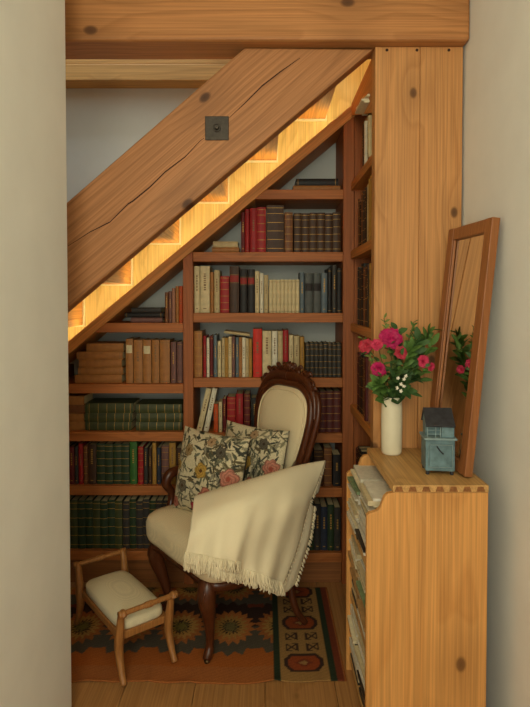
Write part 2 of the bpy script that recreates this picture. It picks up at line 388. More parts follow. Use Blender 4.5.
SD = {'b': ' with gilt bands', 'r': ' with red label', 'k': ' with dark label', 'w': ' with pale label', 't': '', 's': '', '': ''}
def add_book(x, y, z, t, h, d, col, style, label, group, rot=(0, 0, 0)):
    m = book_mesh(t, h, d, col, style, R)
    o = m.build('book', [cov(col), pages, gold, redlab, dark, cream_l, ink], bevel=0)
    o.location = (x, y, z); o.rotation_euler = rot
    return tag(o, label, 'book', group)
YS = YB+.022
def row(where, zsh, items, group, yf=YS):
    """items: (x0,x1,ytop,col,style[,lean]) in pixels on the spine plane"""
    for n, it in enumerate(items):
        x0, x1, yt, col, sty = it[:5]; lean = it[5] if len(it) > 5 else 0
        a_ = at(x0, yt, yf); b2 = at(x1, yt, yf); t = b2.x-a_.x-.0009; h = a_.z-zsh-.0008; d = min(.235, max(.11, h*.72))+R.uniform(-.008, .008)
        if sty == '': size = 'thin ' if t < .022 else ''
        else: size = 'thin ' if t < .02 else ('thick ' if t > .042 else '')
        lab = f"{size}{col} book{SD[sty[:1]]}{' leaning' if lean else ''}, {ORD[n]} from left on {where}"
        yo = R.uniform(0, .006)
        if lean:
            an = math.radians(lean); zz = zsh+.001+abs(math.sin(an))*t/2
            add_book((a_.x+b2.x)/2, yf+yo, zz, t, h, d, col, sty, lab, group, (0, an, 0))
        else: add_book((a_.x+b2.x)/2, yf+yo, zsh+.0006, t, h, d, col, sty, lab, group)
def run_(x0, x1, n, yt, col, sty, jit=0):
    w = (x1-x0)/n; return [(x0+w*k, x0+w*(k+1), yt+R.uniform(-jit, jit), col if isinstance(col, str) else col[k % len(col)], sty) for k in range(n)]
def flat(where, zsh, items, group, yf=YS):
    """lying books bottom-up: (x0,x1,thick_px,col,style)"""
    z = zsh+.0006
    for n, (x0, x1, tp, col, sty) in enumerate(items):
        a_ = at(x0, 300, yf); b2 = at(x1, 300, yf); t = tp/F*yf; L_ = b2.x-a_.x
        lab = f"{col} book lying {ORD[n]} from bottom in {where}"
        add_book(a_.x, yf+R.uniform(0, .008), z+t/2, t-.0008, L_, .15, col, sty, lab, group, (0, PI/2, 0)); z += t
# right bay
g = 'books in the right bay of the bookcase'
flat('the small pile on the top shelf', zr[0], [(293, 340, 5, 'tan', ''), (296, 338, 7, 'black', 's')], g)
flat('the low pile, second shelf', zr[1], [(212, 239, 5, 'tan', ''), (213, 238, 6, 'pale beige', '')], g)
row("the right bay's second shelf", zr[1], [(241,245,212,'dark red','t'),(245,249.5,209,'red','s'),(250,257,208,'red','t'),(257,266,207,'red','b'),
    (266.5,284,205,'dark brown','b'),(284.5,293,212,'brown','b')]+run_(294, 341, 6, 212.5, 'dark brown', 'b', .6), g)
row("the right bay's third shelf", zr[2], [(194,199.5,266,'cream','t'),(200,209.5,266,'cream','t'),(210,213.5,272,'tan','t'),(214,219.5,270,'pale beige','t'),
    (220,229,276,'red','b'),(229.5,239,266,'dark brown','r'),(240,247,269,'black','r'),(247.5,254.5,269,'black','r'),(255,259.3,271,'cream','t'),(259.8,263.5,273,'white','t'),
    (264,268.3,275,'pale beige','t')]+run_(269, 299.5, 8, 279.5, 'cream', 's', .4)+[(300,304.5,272,'blue grey','t'),(305,313,273,'slate','k'),(313.5,321,273,'slate','k'),(321.5,327.5,273,'blue grey','t'),
    (328,332,268,'black','s'),(332.3,337,265,'charcoal','t'),(337.3,342,268,'black','s')], g)
row("the right bay's fourth shelf", zr[3], [(194,202,331,'tan','b'),(203,206,336,'red','t'),(206.5,209.3,338,'white','t'),(209.6,213,336,'dark red','s'),(213.4,217,335,'blue grey','t'),
    (217.4,221,341,'cream','t')]+run_(221.5, 235, 4, 337, ['pale beige','ochre','cream','mauve'], 't', 1)+run_(235.5, 252, 5, 338, ['blue grey','tan','white','pale beige','ochre'], 't', 1)+
    [(253,262,329,'bright red','t'),(262.5,271.5,331,'cream','t'),(272,277.5,331,'white','t'),(278,282.8,331,'pale beige','s'),(283,288.5,330,'red','t'),(289,293.5,335,'cream','t'),
    (294,299.5,336,'pale beige','t'),(300,304.5,337,'ochre','t')]+run_(305.5, 341.5, 8, 343, 'charcoal', 'b', .5), g)
tb = at(223, 333, YS+.01); 
add_book(X(224, YS), YS+.004, Z(334.5, YS)+.012, .012, .125, .12, 'pale beige', '', 'beige book laid slanting across the tops of the fourth-shelf books', g, (0, math.radians(97), 0))
row("the right bay's fifth shelf", zr[4], [(196,201.5,388,'cream','t',13),(203,208,388,'white','t',12),(213.5,218,404,'orange','t'),(218.5,222,402,'cream','t'),(222.5,226,399,'dark red','t'),(227,235.5,397,'red','b'),
    (236,243,394,'red','t'),(244,250,394,'dark red','b'),(251,258,398,'black','t'),(259,268,396,'charcoal','b'),(269,278,396,'dark brown','b'),(279,289,396,'brown','b'),(290,300,394,'dark brown','b')]+run_(306, 341, 5, 391.5, 'maroon', 'b', .4), g)
row("the right bay's sixth shelf", zr[5], run_(194, 302, 11, 449, ['dark brown','charcoal','maroon'], 'b', 2)+[(304,313,452,'charcoal','t'),(314,323,450,'dark brown','b'),(324,332,448,'brown','b'),(333,341,455,'black','t')], g)
row("the right bay's bottom shelf", zr[6], run_(194, 300, 12, 507, ['dark green','charcoal','navy'], 't', 2)+run_(301, 341, 6, 506, ['navy','dark green','charcoal'], 't', 2), g)
# left bay
g = 'books in the left bay of the bookcase'
flat('the dark pile, top shelf of left bay', zlft[0], [(130, 162, 5, 'mauve', ''), (124, 163, 5, 'black', 's'), (131, 161, 5, 'charcoal', '')], g)
row("the left bay's top shelf", zlft[0], [(164.5,168,292,'brown','t'),(168.3,171.5,291,'mauve','t'),(171.8,175,288,'dusky pink','s'),(175.3,178.6,286,'tan','t'),(178.9,182.5,286,'orange','t')], g)
flat('the tan pile, second shelf of left bay', zlft[1], [(74, 121, 8, 'tan', ''), (77, 122, 7.5, 'tan', 's'), (78, 121, 8, 'tan', ''), (76, 122, 8, 'tan', 's'), (86, 123, 8.5, 'tan', '')], g)
row("the left bay's second shelf", zlft[1], [(125,132.5,339,'tan','w'),(133,142,340,'tan','t'),(142.5,151,340,'tan','w'),(151.5,159,340,'tan','t'),(159.5,169.5,340,'tan','s'),(170.5,176,342,'mauve','t'),(176.5,182.3,342,'mauve','s')], g)
flat('the leftmost pile, third shelf of left bay', zlft[2], [(60, 83, 9, 'tan', 's'), (60, 82.5, 8, 'tan', ''), (60, 83, 9, 'brown', ''), (60, 83, 9, 'tan', '')], g)
flat('the left green pile, third shelf', zlft[2], [(84, 130, 8.5, 'moss green', 'b'), (83.5, 131, 9, 'moss green', 'b'), (84, 132, 10, 'moss green', 'b')], g)
flat('the right green pile, third shelf', zlft[2], [(135, 181, 8.5, 'moss green', 'b'), (135.5, 182, 9, 'moss green', 'b'), (134.5, 181, 9, 'moss green', 'b')], g)
row("the left bay's fourth shelf", zlft[3], [(62,68,447,'brown','t'),(68.5,73.5,447,'dark red','t'),(73.8,77.5,447,'charcoal','t'),(78,82.5,444,'red','t'),(83,87,446,'brown','b'),(87.5,95.5,445,'dark brown','t')]+
    run_(96, 129, 4, 444, 'dark green', 'b', .3)+[(129.3,136.5,442,'green','t'),(137.5,143,447,'red','b'),(143.5,147.5,448,'charcoal','t'),(148,151.5,448,'dark brown','t'),(152,156,443,'ochre','t'),
    (156.5,160.5,448,'navy','t'),(161,168.5,446,'mauve','b'),(169,175.5,443,'ochre','t'),(176,182,448,'dark brown','t')], g)
row("the left bay's bottom shelf", zlft[4], run_(62, 122, 8, 501, ['dark green','moss green','dark green'], 'b', .8)+run_(122.5, 182, 9, 501, ['charcoal','dark green','charcoal'], 'b', 1.2), g)
# ------------------------------------------------------------------ right-hand bookcase (turned sideways, behind the post)
rc = empty('side_bookcase', (.56, 2.36, 0), 0, 'narrow pine bookcase turned sideways between the post and the back bookcase', 'bookcase')
xc = XP0+.006; xd = XR-.004
zc = [2.28-.16, 1.38+.56, 1.38+.235, 1.38-.112, 1.38-.50, .46, .06]
P(MB().prism([(xc, 2.102, 2.31), (xc, 2.635, 2.312), (xc, 2.635, 2.255), (xc, 2.102, 2.09)], (.018, 0, 0)).build('head_panel', shelfy, bevel=.001), rc)
for i, z in enumerate(zc[1:]):
    P(MB().box((xc, 2.102, z-.038), (xd, 2.635, z)).build('shelf', shelfy, bevel=.002), rc)
P(MB().box((u2b+.001, 2.636, 0), (xd, 2.66, 2.297)).build('end_panel', uprw), rc)
P(MB().box((xd-.012, 2.102, 0), (xd-.0005, 2.635, 2.2)).build('back_panel', uprw), rc) if False else None
def siderow(where, z, items, group):
    y = 2.115
    for n, (t, h, col, sty, out) in enumerate(items):
        if y+t > 2.63: break
        o = add_book(xc+.012-out, y+t/2, z+.0006, t-.001, h, .15, col, sty, f"{col} book, {ORD[n]} from the post on {where}", group, (0, 0, -PI/2)); y += t
g = 'books in the sideways bookcase behind the post'
siderow('the top side shelf', zc[1], [(.02,.19,'cream','t',.012),(.03,.2,'tan','b',0),(.022,.16,'pale beige','t',.02),(.04,.19,'brown','b',0),(.03,.21,'black','b',.0),(.035,.2,'dark brown','b',0),(.02,.18,'white','t',.01),(.03,.2,'tan','t',0),(.04,.2,'brown','b',0),(.03,.2,'dark brown','t',0)], g)
siderow('the second side shelf', zc[2], [(.035,.24,'ochre','t',.006),(.03,.25,'ochre','s',.010),(.03,.24,'cream','t',0),(.025,.25,'ochre','t',.006),(.035,.23,'tan','b',0),(.03,.24,'pale beige','t',0),(.03,.22,'black','t',0),(.03,.24,'dark brown','b',0),(.04,.23,'charcoal','b',0),(.04,.24,'brown','b',0),(.04,.2,'black','b',0),(.04,.22,'brown','b',0)], g)
siderow('the third side shelf', zc[3], [(.05,.25,'brown','b',0),(.045,.27,'dark brown','b',0),(.04,.26,'ochre','t',0),(.04,.24,'charcoal','t',0),(.05,.26,'dark brown','b',0),(.04,.25,'brown','b',0),(.05,.27,'black','b',0),(.05,.25,'dark brown','b',0),(.05,.26,'charcoal','b',0)], g)
siderow('the fourth side shelf', zc[4], [(.045,.25,'dark red','t',.0),(.05,.29,'red','s',.0),(.045,.27,'dusky pink','b',.0),(.03,.26,'maroon','t',.01),(.05,.28,'dark red','b',0),(.05,.25,'brown','b',0),(.04,.26,'black','b',0),(.05,.25,'dark brown','b',0),(.05,.26,'maroon','b',0)], g)
siderow('the fifth side shelf', zc[5], [(.05,.22,'charcoal','t',.0),(.05,.24,'dark brown','s',.0),(.045,.23,'brown','b',.0),(.05,.24,'charcoal','t',.01),(.05,.22,'dark red','b',0),(.05,.24,'brown','b',0),(.05,.25,'black','b',0),(.05,.25,'dark brown','b',0),(.05,.23,'maroon','b',0)], g)
P(MB().box((xc+.0185, 2.102, 2.298), (xd, 2.635, 2.3165)).build('top', shelfy), rc)
# loose paperbacks lying on the top side shelf
paper = plain('paper', (222, 208, 172), .85, .1, 90, .2); paper2 = plain('paper_grey', (208, 200, 180), .85, .1, 90, .2)
for n, (yy, dz, sx) in enumerate([(2.24, 0, .012), (2.25, .011, .03), (2.23, .022, .02)]):
    z = zc[1]+.211+dz if False else zc[1]+.215+dz
    o = MB().box((0, -.08, 0), (.18, .08, .009)).build('pamphlet', paper, bevel=.002); o.location = (xc-sx, yy+.02, z); o.rotation_euler = (0, 0, .12*(n-1))
    tag(o, ['lowest', 'middle', 'topmost'][n]+' cream pamphlet lying across the books on the top side shelf', 'pamphlet', 'pamphlets on the side bookcase')
# ------------------------------------------------------------------ low cabinet
cb = empty('low_shelf_cabinet', (.48, 1.83, 0), 0, 'low open pine shelf unit with rounded shoulders and dovetailed top beside the white wall', 'shelf unit')
CX0, CX1, CY0, CY1, CZ = .303, .664, 1.62, 2.036, .83
CT0 = .382
zsh = CZ-.022
def endpanel(y0, y1, name='end_panel'):
    sh = [(CX0, y0, 0.0), (CX1, y0, 0.0), (CX1, y0, zsh-.0005), (CT0-.0, y0, zsh-.0005)]
    # concave-convex shoulder from the top edge down to the left edge
    arc = [(CT0, zsh-.0005), (CT0-.016, zsh-.004), (CT0-.027, zsh-.014), (CT0-.032, zsh-.028), (CT0-.037, zsh-.044), (CT0-.047, zsh-.056), (CT0-.062, zsh-.061), (CX0+.008, zsh-.063), (CX0, zsh-.070)]
    sh = sh[:3]+[(x_, y0, z_) for x_, z_ in arc]
    return P(MB().prism(sh, (0, y1-y0, 0)).build(name, pine_cab, bevel=.002), cb)
endpanel(CY0, CY0+.02); endpanel(CY1-.02, CY1)
P(MB().box((CT0-.002, CY0-.001, zsh), (CX1+.001, CY1, CZ)).build('top', pine_cabtop, bevel=.002), cb)
for z in (.56, .30, .06):
    P(MB().box((CX0+.012, CY0+.0205, z-.018), (CX1-.004, CY1-.0205, z)).build('shelf', pine_cabtop, bevel=.001), cb)
eg = plain('end_grain', (136, 86, 44), .8, .3, 150)
for k in range(7):
    xx = CT0+.012+k*.0405
    P(MB().prism([(xx-.004, CY0-.0018, CZ-.004), (xx+.012, CY0-.0018, CZ-.004), (xx+.017, CY0-.0018, CZ-.019), (xx-.009, CY0-.0018, CZ-.019)][::1], (0, .004, 0)).build('dovetail', eg), cb)
# plinth block of the far end
# magazines in the cabinet
mc = [('cream', paper), ('pale grey', paper2), ('white', plain('mag_white', (214, 206, 186), .6, .1, 60)), ('tan', plain('mag_tan', (172, 132, 84), .6, .15, 60)), ('dark', plain('mag_dark', (62, 52, 44), .5, .2, 60)),
      ('pale green', plain('mag_green', (120, 138, 100), .6, .2, 60)), ('pale red', plain('mag_red', (176, 84, 66), .6, .2, 60)), ('beige', plain('mag_beige', (196, 178, 140), .6, .1, 60))]
lvl = [('upper', .56, .215), ('middle', .30, .22), ('lower', .06, .205)]
for li, (ln, z0, hmax) in enumerate(lvl):
    for pi, (pn, yc) in enumerate((('far', 1.935), ('near', 1.745))):
        z = z0+.0006; n = 0
        hm = hmax+(.0 if not (li == 0) else (.012 if pi == 1 else .0))
        while z < z0+hm-.012:
            th = R.choice([.006, .009, .012, .016]); w = .083 if True else 0; dx = R.uniform(-.004, .028); rz = R.uniform(-.05, .05)
            if li == 0 and z > .72: rz *= .4; dx += .012
            cn, mm = mc[R.choice([0, 0, 1, 2, 2, 7, 7] if z > z0+hm-.05 else ([0, 0, 1, 1, 2, 2, 3, 4, 5, 7, 7] if n else [4, 3]))]
            o = MB().box((-.15, -w, 0), (.15, w, th-.0008), 0).box((-.1495, -w+.0005, .001), (.1485, w+.0004, th-.0018), 1).build('magazine', [mm, pages if cn != 'white' else paper], bevel=0)
            o.location = (CX0+.15+.002+dx, yc+R.uniform(-.003, .003), z); o.rotation_euler = (0, 0, rz)
            z += th; n += 1
            tag(o, f"{cn} magazine, {ORD[n-1]} from bottom in the {pn} {ln} pile, low shelf unit", 'magazine', 'magazines piled in the low shelf unit')
# ------------------------------------------------------------------ mirror
bn = Vector((.612, 1.675, CZ+.001)); tn = Vector((.688, 1.735, 1.632))
wd = Vector((-.030, .30, 0)).normalized()*.31
upv = (tn-bn); Hh = upv.length; upv.normalize(); wv = wd.normalized(); upv = (upv-wv*upv.dot(wv)).normalized()
nv = wv.cross(upv).normalized()
if nv.x > 0: nv = -nv
# nv points to the viewer's left (front of the mirror)
mr = empty('leaning_mirror', bn, 0, 'tall reddish wood framed mirror leaning on the wall atop the low shelf unit', 'mirror')
def mb_frame(u0, u1, v0, v1, t0, t1):
    m = MB(); ctr = wv*((u0+u1)/2)+upv*((v0+v1)/2)-nv*((t0+t1)/2)
    return m.obox(ctr, wv*((u1-u0)/2), upv*((v1-v0)/2), nv*((t1-t0)/2))
W = .31; s_ = .042; th_ = .026
mb_frame(0, s_, 0.006, Hh, 0, th_).build('frame_stile', framew, mr, bevel=.002)
mb_frame(W-s_, W, 0.006, Hh, 0, th_).build('frame_stile', framew, mr, bevel=.002)
mb_frame(s_+.0002, W-s_-.0002, Hh-s_, Hh-.0005, 0.0004, th_).build('frame_rail', framew, mr, bevel=.002)
mb_frame(s_+.0002, W-s_-.0002, .006, s_, 0.0004, th_).build('frame_rail', framew, mr, bevel=.002)
mb_frame(s_-.002, s_+.008, s_, Hh-s_, .003, .012).build('inner_bead', framew, mr, bevel=.002)
mb_frame(W-s_-.008, W-s_+.002, s_, Hh-s_, .003, .012).build('inner_bead', framew, mr, bevel=.002)
gm, nt, b = newmat('mirror_glass', .03); b.inputs['Metallic'].default_value = 1; b.inputs['Base Color'].default_value = (.72, .70, .64, 1)
mb_frame(s_+.0003, W-s_-.0003, s_+.0003, Hh-s_-.0003, .013, .017).build('glass', gm, mr)
# ------------------------------------------------------------------ vase + bouquet
vp = at(391.5, 452, 1.955); vx, vy = vp.x, 1.955; vz = CZ+.0005
cer = plain('white_ceramic', (226, 214, 184), .22, .03, 20, .02)
v = MB().lathe([(.030,0),(.0345,.004),(.036,.012),(.037,.06),(.0375,.12),(.0365,.17),(.0355,.185),(.0375,.197),(.039,.204),(.0385,.206),(.0355,.200),(.034,.19),(.034,.05),(.010,.03)], seg=36)
vo = v.build('vase', cer, smooth=True); vo.location = (vx, vy, vz)
tag(vo, 'tall plain white ceramic cylinder vase holding the pink flowers', 'vase')
rim = Vector((vx, vy, vz+.19))
leafm = [plain('leaf_green', (78, 108, 46), .6, .3, 30, .2), plain('leaf_dark', (56, 84, 40), .6, .3, 30, .2), plain('leaf_light', (116, 128, 62), .6, .25, 30, .2)]
stemm = plain('stem_green', (84, 98, 48), .6)
pinks = [plain('petal_magenta', (172, 16, 80), .6, .2, 60, .1), plain('petal_pink', (186, 44, 78), .6, .2, 60, .1), plain('petal_rose', (170, 40, 58), .6, .2, 60, .1)]
def leaf(m, p, dirv, L_, wdt, mi=0):
    dirv = Vector(dirv).normalized(); s = dirv.cross(Vector((R.uniform(-.5,.5), R.uniform(-1,.0), R.uniform(.2, 1)))).normalized(); n = s.cross(dirv)
    cs = []; 
    for k in range(6):
        t = k/5; w = wdt*math.sin(PI*min(1, t*.92+.06))**.8; c = p+dirv*L_*t+n*(-.25*L_*t*t)
        cs.append((c-s*w, c+n*w*.25, c+s*w))
    vs = [v_ for r_ in cs for v_ in r_]; fs = []
    for k in range(5):
        for j in range(2): fs.append((k*3+j, k*3+j+1, k*3+j+4, k*3+j+3))
    th = n*.0006; nn_ = len(vs); vs += [v_-th for v_ in vs]; fs += [tuple(i_+nn_ for i_ in f[::-1]) for f in fs]
    m.add(vs, fs, mi)
def petal_bloom(c, rad, facing, npet, mi, layers=5):
    m = MB(); fz = Vector(facing).normalized(); fx = fz.orthogonal().normalized(); fy = fz.cross(fx)
    for l in range(layers):
        k = (l+1)/layers; n = max(4, int(npet*k)); op = .25+1.0*k
        for j in range(n):
            a_ = 2*PI*(j+.5*(l % 2)+R.uniform(-.15,.15))/n; rd = fx*math.cos(a_)+fy*math.sin(a_); tg = fz.cross(rd)
            Lp = rad*(.55+.5*k)*R.uniform(.85, 1.1); wp = rad*(.32+.25*k); vs = []
            for i_ in range(5):
                t = i_/4; an = op*t*1.15; rr = rd*(math.sin(an)*Lp*.95*t**.6)+fz*(math.cos(an)*Lp*t*.7)
                ww = wp*math.sin(PI*(.12+.74*t))
                for q in (-1, 0, 1): vs.append(Vector(c)+rr+tg*ww*q+fz*(-.12*rad*(1-abs(q)))*t+rd*.13*rad*R.uniform(-1,1)+fz*.13*rad*R.uniform(-1,1))
            fs = [(i_*3+q, i_*3+q+1, i_*3+q+4, i_*3+q+3) for i_ in range(4) for q in (0, 1)]
            m.add(vs, fs, mi)
    return m
blooms = [((391,338),1.93,.031,(0,-1,.35),0,'large magenta rose at the top centre of the vase bouquet'),
          ((366,346),1.92,.021,(-.6,-1,.3),2,'red-pink bloom farthest left in the vase bouquet'),
          ((377,344),1.90,.018,(-.2,-1,.6),1,'small pink bloom just left of the large magenta rose'),
          ((401,353),1.89,.019,(.1,-1,0),2,'rose-red bloom at the middle of the vase bouquet'),
          ((378,369),1.90,.023,(-.3,-1,-.1),0,'magenta bloom low on the left of the vase bouquet'),
          ((424,361),1.90,.018,(.3,-1,.2),1,'pink bloom on the right of the vase bouquet'),
          ((432,367),1.91,.012,(.6,-1,-.2),1,'small pale pink bud at the far right of the bouquet')]
for n, ((px, py), Y, rad, fc, mi, lab) in enumerate(blooms):
    c = at(px, py, Y); f = empty('rose', (vx, vy, vz+.03), 0, lab, 'flower', 'roses in the white vase'); o0 = Vector(f.location)
    an = 2*PI*n/7; fo = Vector((math.cos(an)*.02, math.sin(an)*.02, .0)); r0 = rim+fo*1.1
    pts = spline([Vector((vx, vy, vz+.05))+fo*.5, r0, r0.lerp(c, .55)+Vector((0, 0, .02)), c-Vector(fc).normalized()*rad*.2], 6)
    MB().tube([p_-o0 for p_ in pts], .0017, 6).build('stem', stemm, f, smooth=True)
    petal_bloom(c-o0-Vector(fc).normalized()*rad*.3, rad*1.2, fc, 11, 0, 7).build('bloom', pinks[mi], f, smooth=True)
    lm = MB()
    for k in range(5):
        p_ = pts[int(len(pts)*(.5+.09*k))]-o0; leaf(lm, p_, (R.uniform(-1,1), R.uniform(-1,.1), R.uniform(-.4,.6)), R.uniform(.025,.04), .009)
    tag(lm.build('leaves', leafm[n % 2], f, smooth=True), kind='stuff')
sprigs = [((384,318),1.95,'thin upright leafy sprig at the top left of the bouquet'),((397,330),1.96,'short leafy sprig behind the large magenta rose'),((414,322),1.96,'upright leafy sprig at the top right of the bouquet'),((432,345),1.94,'leafy sprig at the right edge of the bouquet'),
          ((420,380),1.88,'drooping leafy sprig low on the right of the bouquet'),((408,392),1.87,'leafy sprig hanging over the right of the vase rim'),((378,385),1.89,'leafy sprig low on the left of the vase rim'),((362,338),1.95,'small leafy sprig at the far left of the bouquet'),
          ((410,350),1.92,'dense leafy sprig right of the bouquet middle'),((418,340),1.93,'broad leafy sprig above the right pink bloom'),((395,378),1.88,'dark leafy sprig above the vase rim'),((430,330),1.97,'leafy sprig at the top right edge of the bouquet')]
for n, ((px, py), Y, lab) in enumerate(sprigs):
    c = at(px, py, Y); f = empty('leaf_sprig', (vx, vy, vz+.03), 0, lab, 'greenery', 'leafy sprigs in the white vase'); o0 = Vector(f.location)
    an = 2*PI*n/12+.3; fo = Vector((math.cos(an)*.026, math.sin(an)*.026, 0)); r0 = rim+fo; hi = .03 if py > 370 else .01
    pts = spline([Vector((vx, vy, vz+.05))+fo*.5, r0, r0.lerp(c, .5)+Vector((0, 0, hi)), c], 6)
    MB().tube([p_-o0 for p_ in pts], .0014, 6).build('stem', stemm, f, smooth=True)
    lm = MB(); big = n not in (0, 2, 7)
    for k in range(32):
        t = .36+.64*k/31; p_ = pts[min(len(pts)-1, int((len(pts)-1)*t))]-o0
        d_ = (c-rim).normalized()+Vector((R.uniform(-1,1), R.uniform(-1,.4), R.uniform(-.8,.6)))
        leaf(lm, p_, d_, R.uniform(.032,.052) if big else R.uniform(.016,.024), R.uniform(.009,.014) if big else .005)
    tag(lm.build('leaves', leafm[[2,1,0,0,1,1,0,2,0,1,1,0][n]], f, smooth=True), kind='stuff')
wf = MB(); wh = plain('petal_white', (230, 222, 200), .6)
f = empty('white_flower_sprig', (vx, vy, vz+.03), 0, 'sprig of tiny white flowers at the front of the bouquet', 'flower'); o0 = Vector(f.location)
c0 = at(401, 383, 1.86)
MB().tube([p_-o0 for p_ in spline([rim+Vector((0,-.02,-.1)), rim+Vector((0,-.025,.01)), c0], 6)], .0012, 6).build('stem', stemm, f)
for (px, py) in [(398,378),(404,379),(401,384),(397,388),(404,386),(401,391),(406,376)]:
    m = MB(); c = at(px, py, 1.855+R.uniform(-.005,.005))-o0
    for k in range(5):
        a_ = 2*PI*k/5; leaf(m, c, (math.cos(a_), -.3, math.sin(a_)), .0065, .003)
    m.build('blossom', wh, f)
# ------------------------------------------------------------------ small tin house
th = empty('toy_house', (at(439.5, 476, 1.73).x, 1.75, CZ+.001), math.radians(-6), 'small weathered blue tin house lantern with dark roof standing before the mirror', 'ornament')
tin = plain('blue_tin', (96, 120, 124), .5, .3, 40, .25); tind = plain('dark_tin', (46, 46, 50), .5, .3, 60, .3); tinl = plain('pale_tin', (128, 146, 146), .5, .2, 50)
hw, hd = .045, .040
def hexpad(m, p0, p1): return m
MB().box((-hw, -hd, .012), (hw, hd, .110)).build('lower_box', tin, th, bevel=.003)
MB().box((-hw*.72, -hd-.0025, .024), (hw*.72, -hd-.0003, .098)).build('door', tin, th, bevel=.001)
MB().tube([(-.036,-hd-.004,.026),(.036,-hd-.004,.026),(.036,-hd-.004,.096),(-.036,-hd-.004,.096)], .0016, 6, closed=True).build('door_moulding', tinl, th)
MB().box((-hw-.006, -hd-.006, .1104), (hw+.006, hd+.006, .117)).build('ledge', tinl, th, bevel=.002)
b2 = MB()
b2.box((-hw+.004, -.010, .1175), (hw-.002, hd-.004, .160)).box((.004, -hd+.003, .1175), (hw-.002, -.0102, .160))
b2.build('upper_box', tin, th, bevel=.002)
fr_ = MB()
for xx in (-hw+.006, -.014, .001): fr_.tube([(xx, -hd+.005, .1175), (xx, -hd+.005, .156)], .0016, 6)
for zz in (.128, .14): fr_.tube([(-hw+.006, -hd+.005, zz), (.001, -hd+.005, zz)], .0013, 6)
fr_.build('porch_railing', tinl, th)
MB().prism([(-hw-.004, -hd-.006, .156), (-hw-.004, -hd+.002, .1565), (-hw-.004, .012, .208), (-hw-.004, hd+.002, .166), (-hw-.004, hd+.008, .162), (-hw-.004, .012, .214), ][0:0] or
           [(-hw, -hd-.004, .156), (-hw, .014, .203), (-hw, hd+.006, .158), (-hw, hd+.004, .154), (-hw, .014, .197), (-hw, -hd-.002, .151)], (2*hw, 0, 0)).build('roof', tind, th, bevel=.001)
for sx in (-1, 1):
    x_ = sx*(hw-.003); MB().prism([(x_, -hd+.006, .1605), (x_, hd-.006, .1605), (x_, .014, .194)], (-sx*.003, 0, 0)).build('gable', tin, th)
for sx in (-1, 1):
    for sy in (-1, 1): MB().lathe([(.005,0),(.006,.004),(.006,.0118)], (sx*(hw-.008), sy*(hd-.008), 0), 12).build('foot', tind, th)
MB().tube([(-.012,-hd-.006,.092),(-.002,-hd-.008,.078),(.008,-hd-.006,.068)], .0022, 6).build('latch', tind, th)
# ------------------------------------------------------------------ rug
rx0, rx1, ry0, ry1 = -1.45, .296, 1.945, 2.60
NX, NY = 349, 131
def rug_col(X_, Y_):
    rust = (160,94,48); orange = (178,106,54); gold_ = (172,126,64); olive = (112,98,58); teal = (86,76,62); dkb = (60,42,34); tan = (152,114,66); grn = (46,54,38); red = (112,54,34)
    n = math.sin(X_*31+Y_*17)*.004
    saw = abs(((X_*1.0/.022) % 1)-.5)*2
    if X_ > .262: return red if X_ < .29 else rust
    if X_ > .238: return grn
    if X_ > .058:
        xx = X_-.148
        for yc in (2.05, 2.31, 2.56):
            dy = Y_-yc
            if abs(dy) < .052 and abs(xx) < .075-.7*max(0, abs(dy)-.018):
                if abs(dy) < .040 and abs(xx) < .060-.7*max(0, abs(dy)-.014):
                    if abs(xx)+abs(dy)*1.4 < .016+.006*saw: return tan
                    if abs(xx)+abs(dy)*1.3 < .034: return red
                    return (140,66,34)
                return dkb
        for yc in (2.145, 2.215, 2.41, 2.475):
            dy = Y_-yc
            for sx in (-1, 1):
                ax = xx-sx*.042; r_ = math.hypot(ax, dy)
                if abs(ax) < .028 and abs(dy) < .028:
                    if abs(abs(ax)-abs(dy)) < .0045 and max(abs(ax), abs(dy)) < .02: return dkb
                    if max(abs(ax), abs(dy)) > .019 and max(abs(ax), abs(dy)) < .0255 and (ax*dy > 0) : return dkb
                    if max(abs(ax), abs(dy)) > .019 and max(abs(ax), abs(dy)) < .0255 and abs(ax) > abs(dy): return dkb
        return tan
    if X_ > .034: return grn
    # field: serrated medallions
    per = .208; ix = math.floor((X_+.145)/per+.5); dx = X_+.145-ix*per; 
    for yc, sgn in ((2.285, 1), (2.60, 1)):
        dy = Y_-yc
        d = math.hypot(dx/.118, dy/.135)
        st = abs((math.atan2(dy/.135, dx/.118)*18/(2*PI)) % 1-.5)*.44
        dd = d+st
        if dd < .34: return (118,104,52) if (ix % 2) else olive
        if dd < .44: return dkb
        if dd < .68: return gold_
        if dd < .92: return orange if (ix % 2 == 0) else rust
        if dd < 1.42 and abs(dy) < .2: return teal if dy < 0 else dkb
        
    if Y_ < 2.03+.006*saw: return rust
    return (162,88,38) if Y_ < 2.16 else red
rg_ = MB(); vs = []; fs = []
def rz_(X_, Y_):
    e_ = max(0, 1-(Y_-ry0)/.05); return .004+e_*e_*(.006*max(0, math.sin(X_*19+1))**3+.004*max(0, math.sin(X_*41))**4)
for j in range(NY):
    for i in range(NX):
        X_ = rx0+(rx1-rx0)*i/(NX-1); Y_ = ry0+(ry1-ry0)*j/(NY-1)
        wob = (1-j/(NY-1))*(.006*math.sin(X_*9)+.003*math.sin(X_*27+1))+(.05*max(0, X_-.18) if j < 40 else 0)*(1-j/40 if j < 40 else 0)
        vs.append((X_, Y_+wob, rz_(X_, Y_)))
fs = [(j*NX+i, j*NX+i+1, (j+1)*NX+i+1, (j+1)*NX+i) for j in range(NY-1) for i in range(NX-1)]
rg_.add(vs, fs); ro = rg_.build('kilim_rug', vcol('kilim_wool'), smooth=True)
cols = [rug_col(rx0+(rx1-rx0)*(k % NX)/(NX-1), ry0+(ry1-ry0)*(k//NX)/(NY-1)) for k in range(NX*NY)]
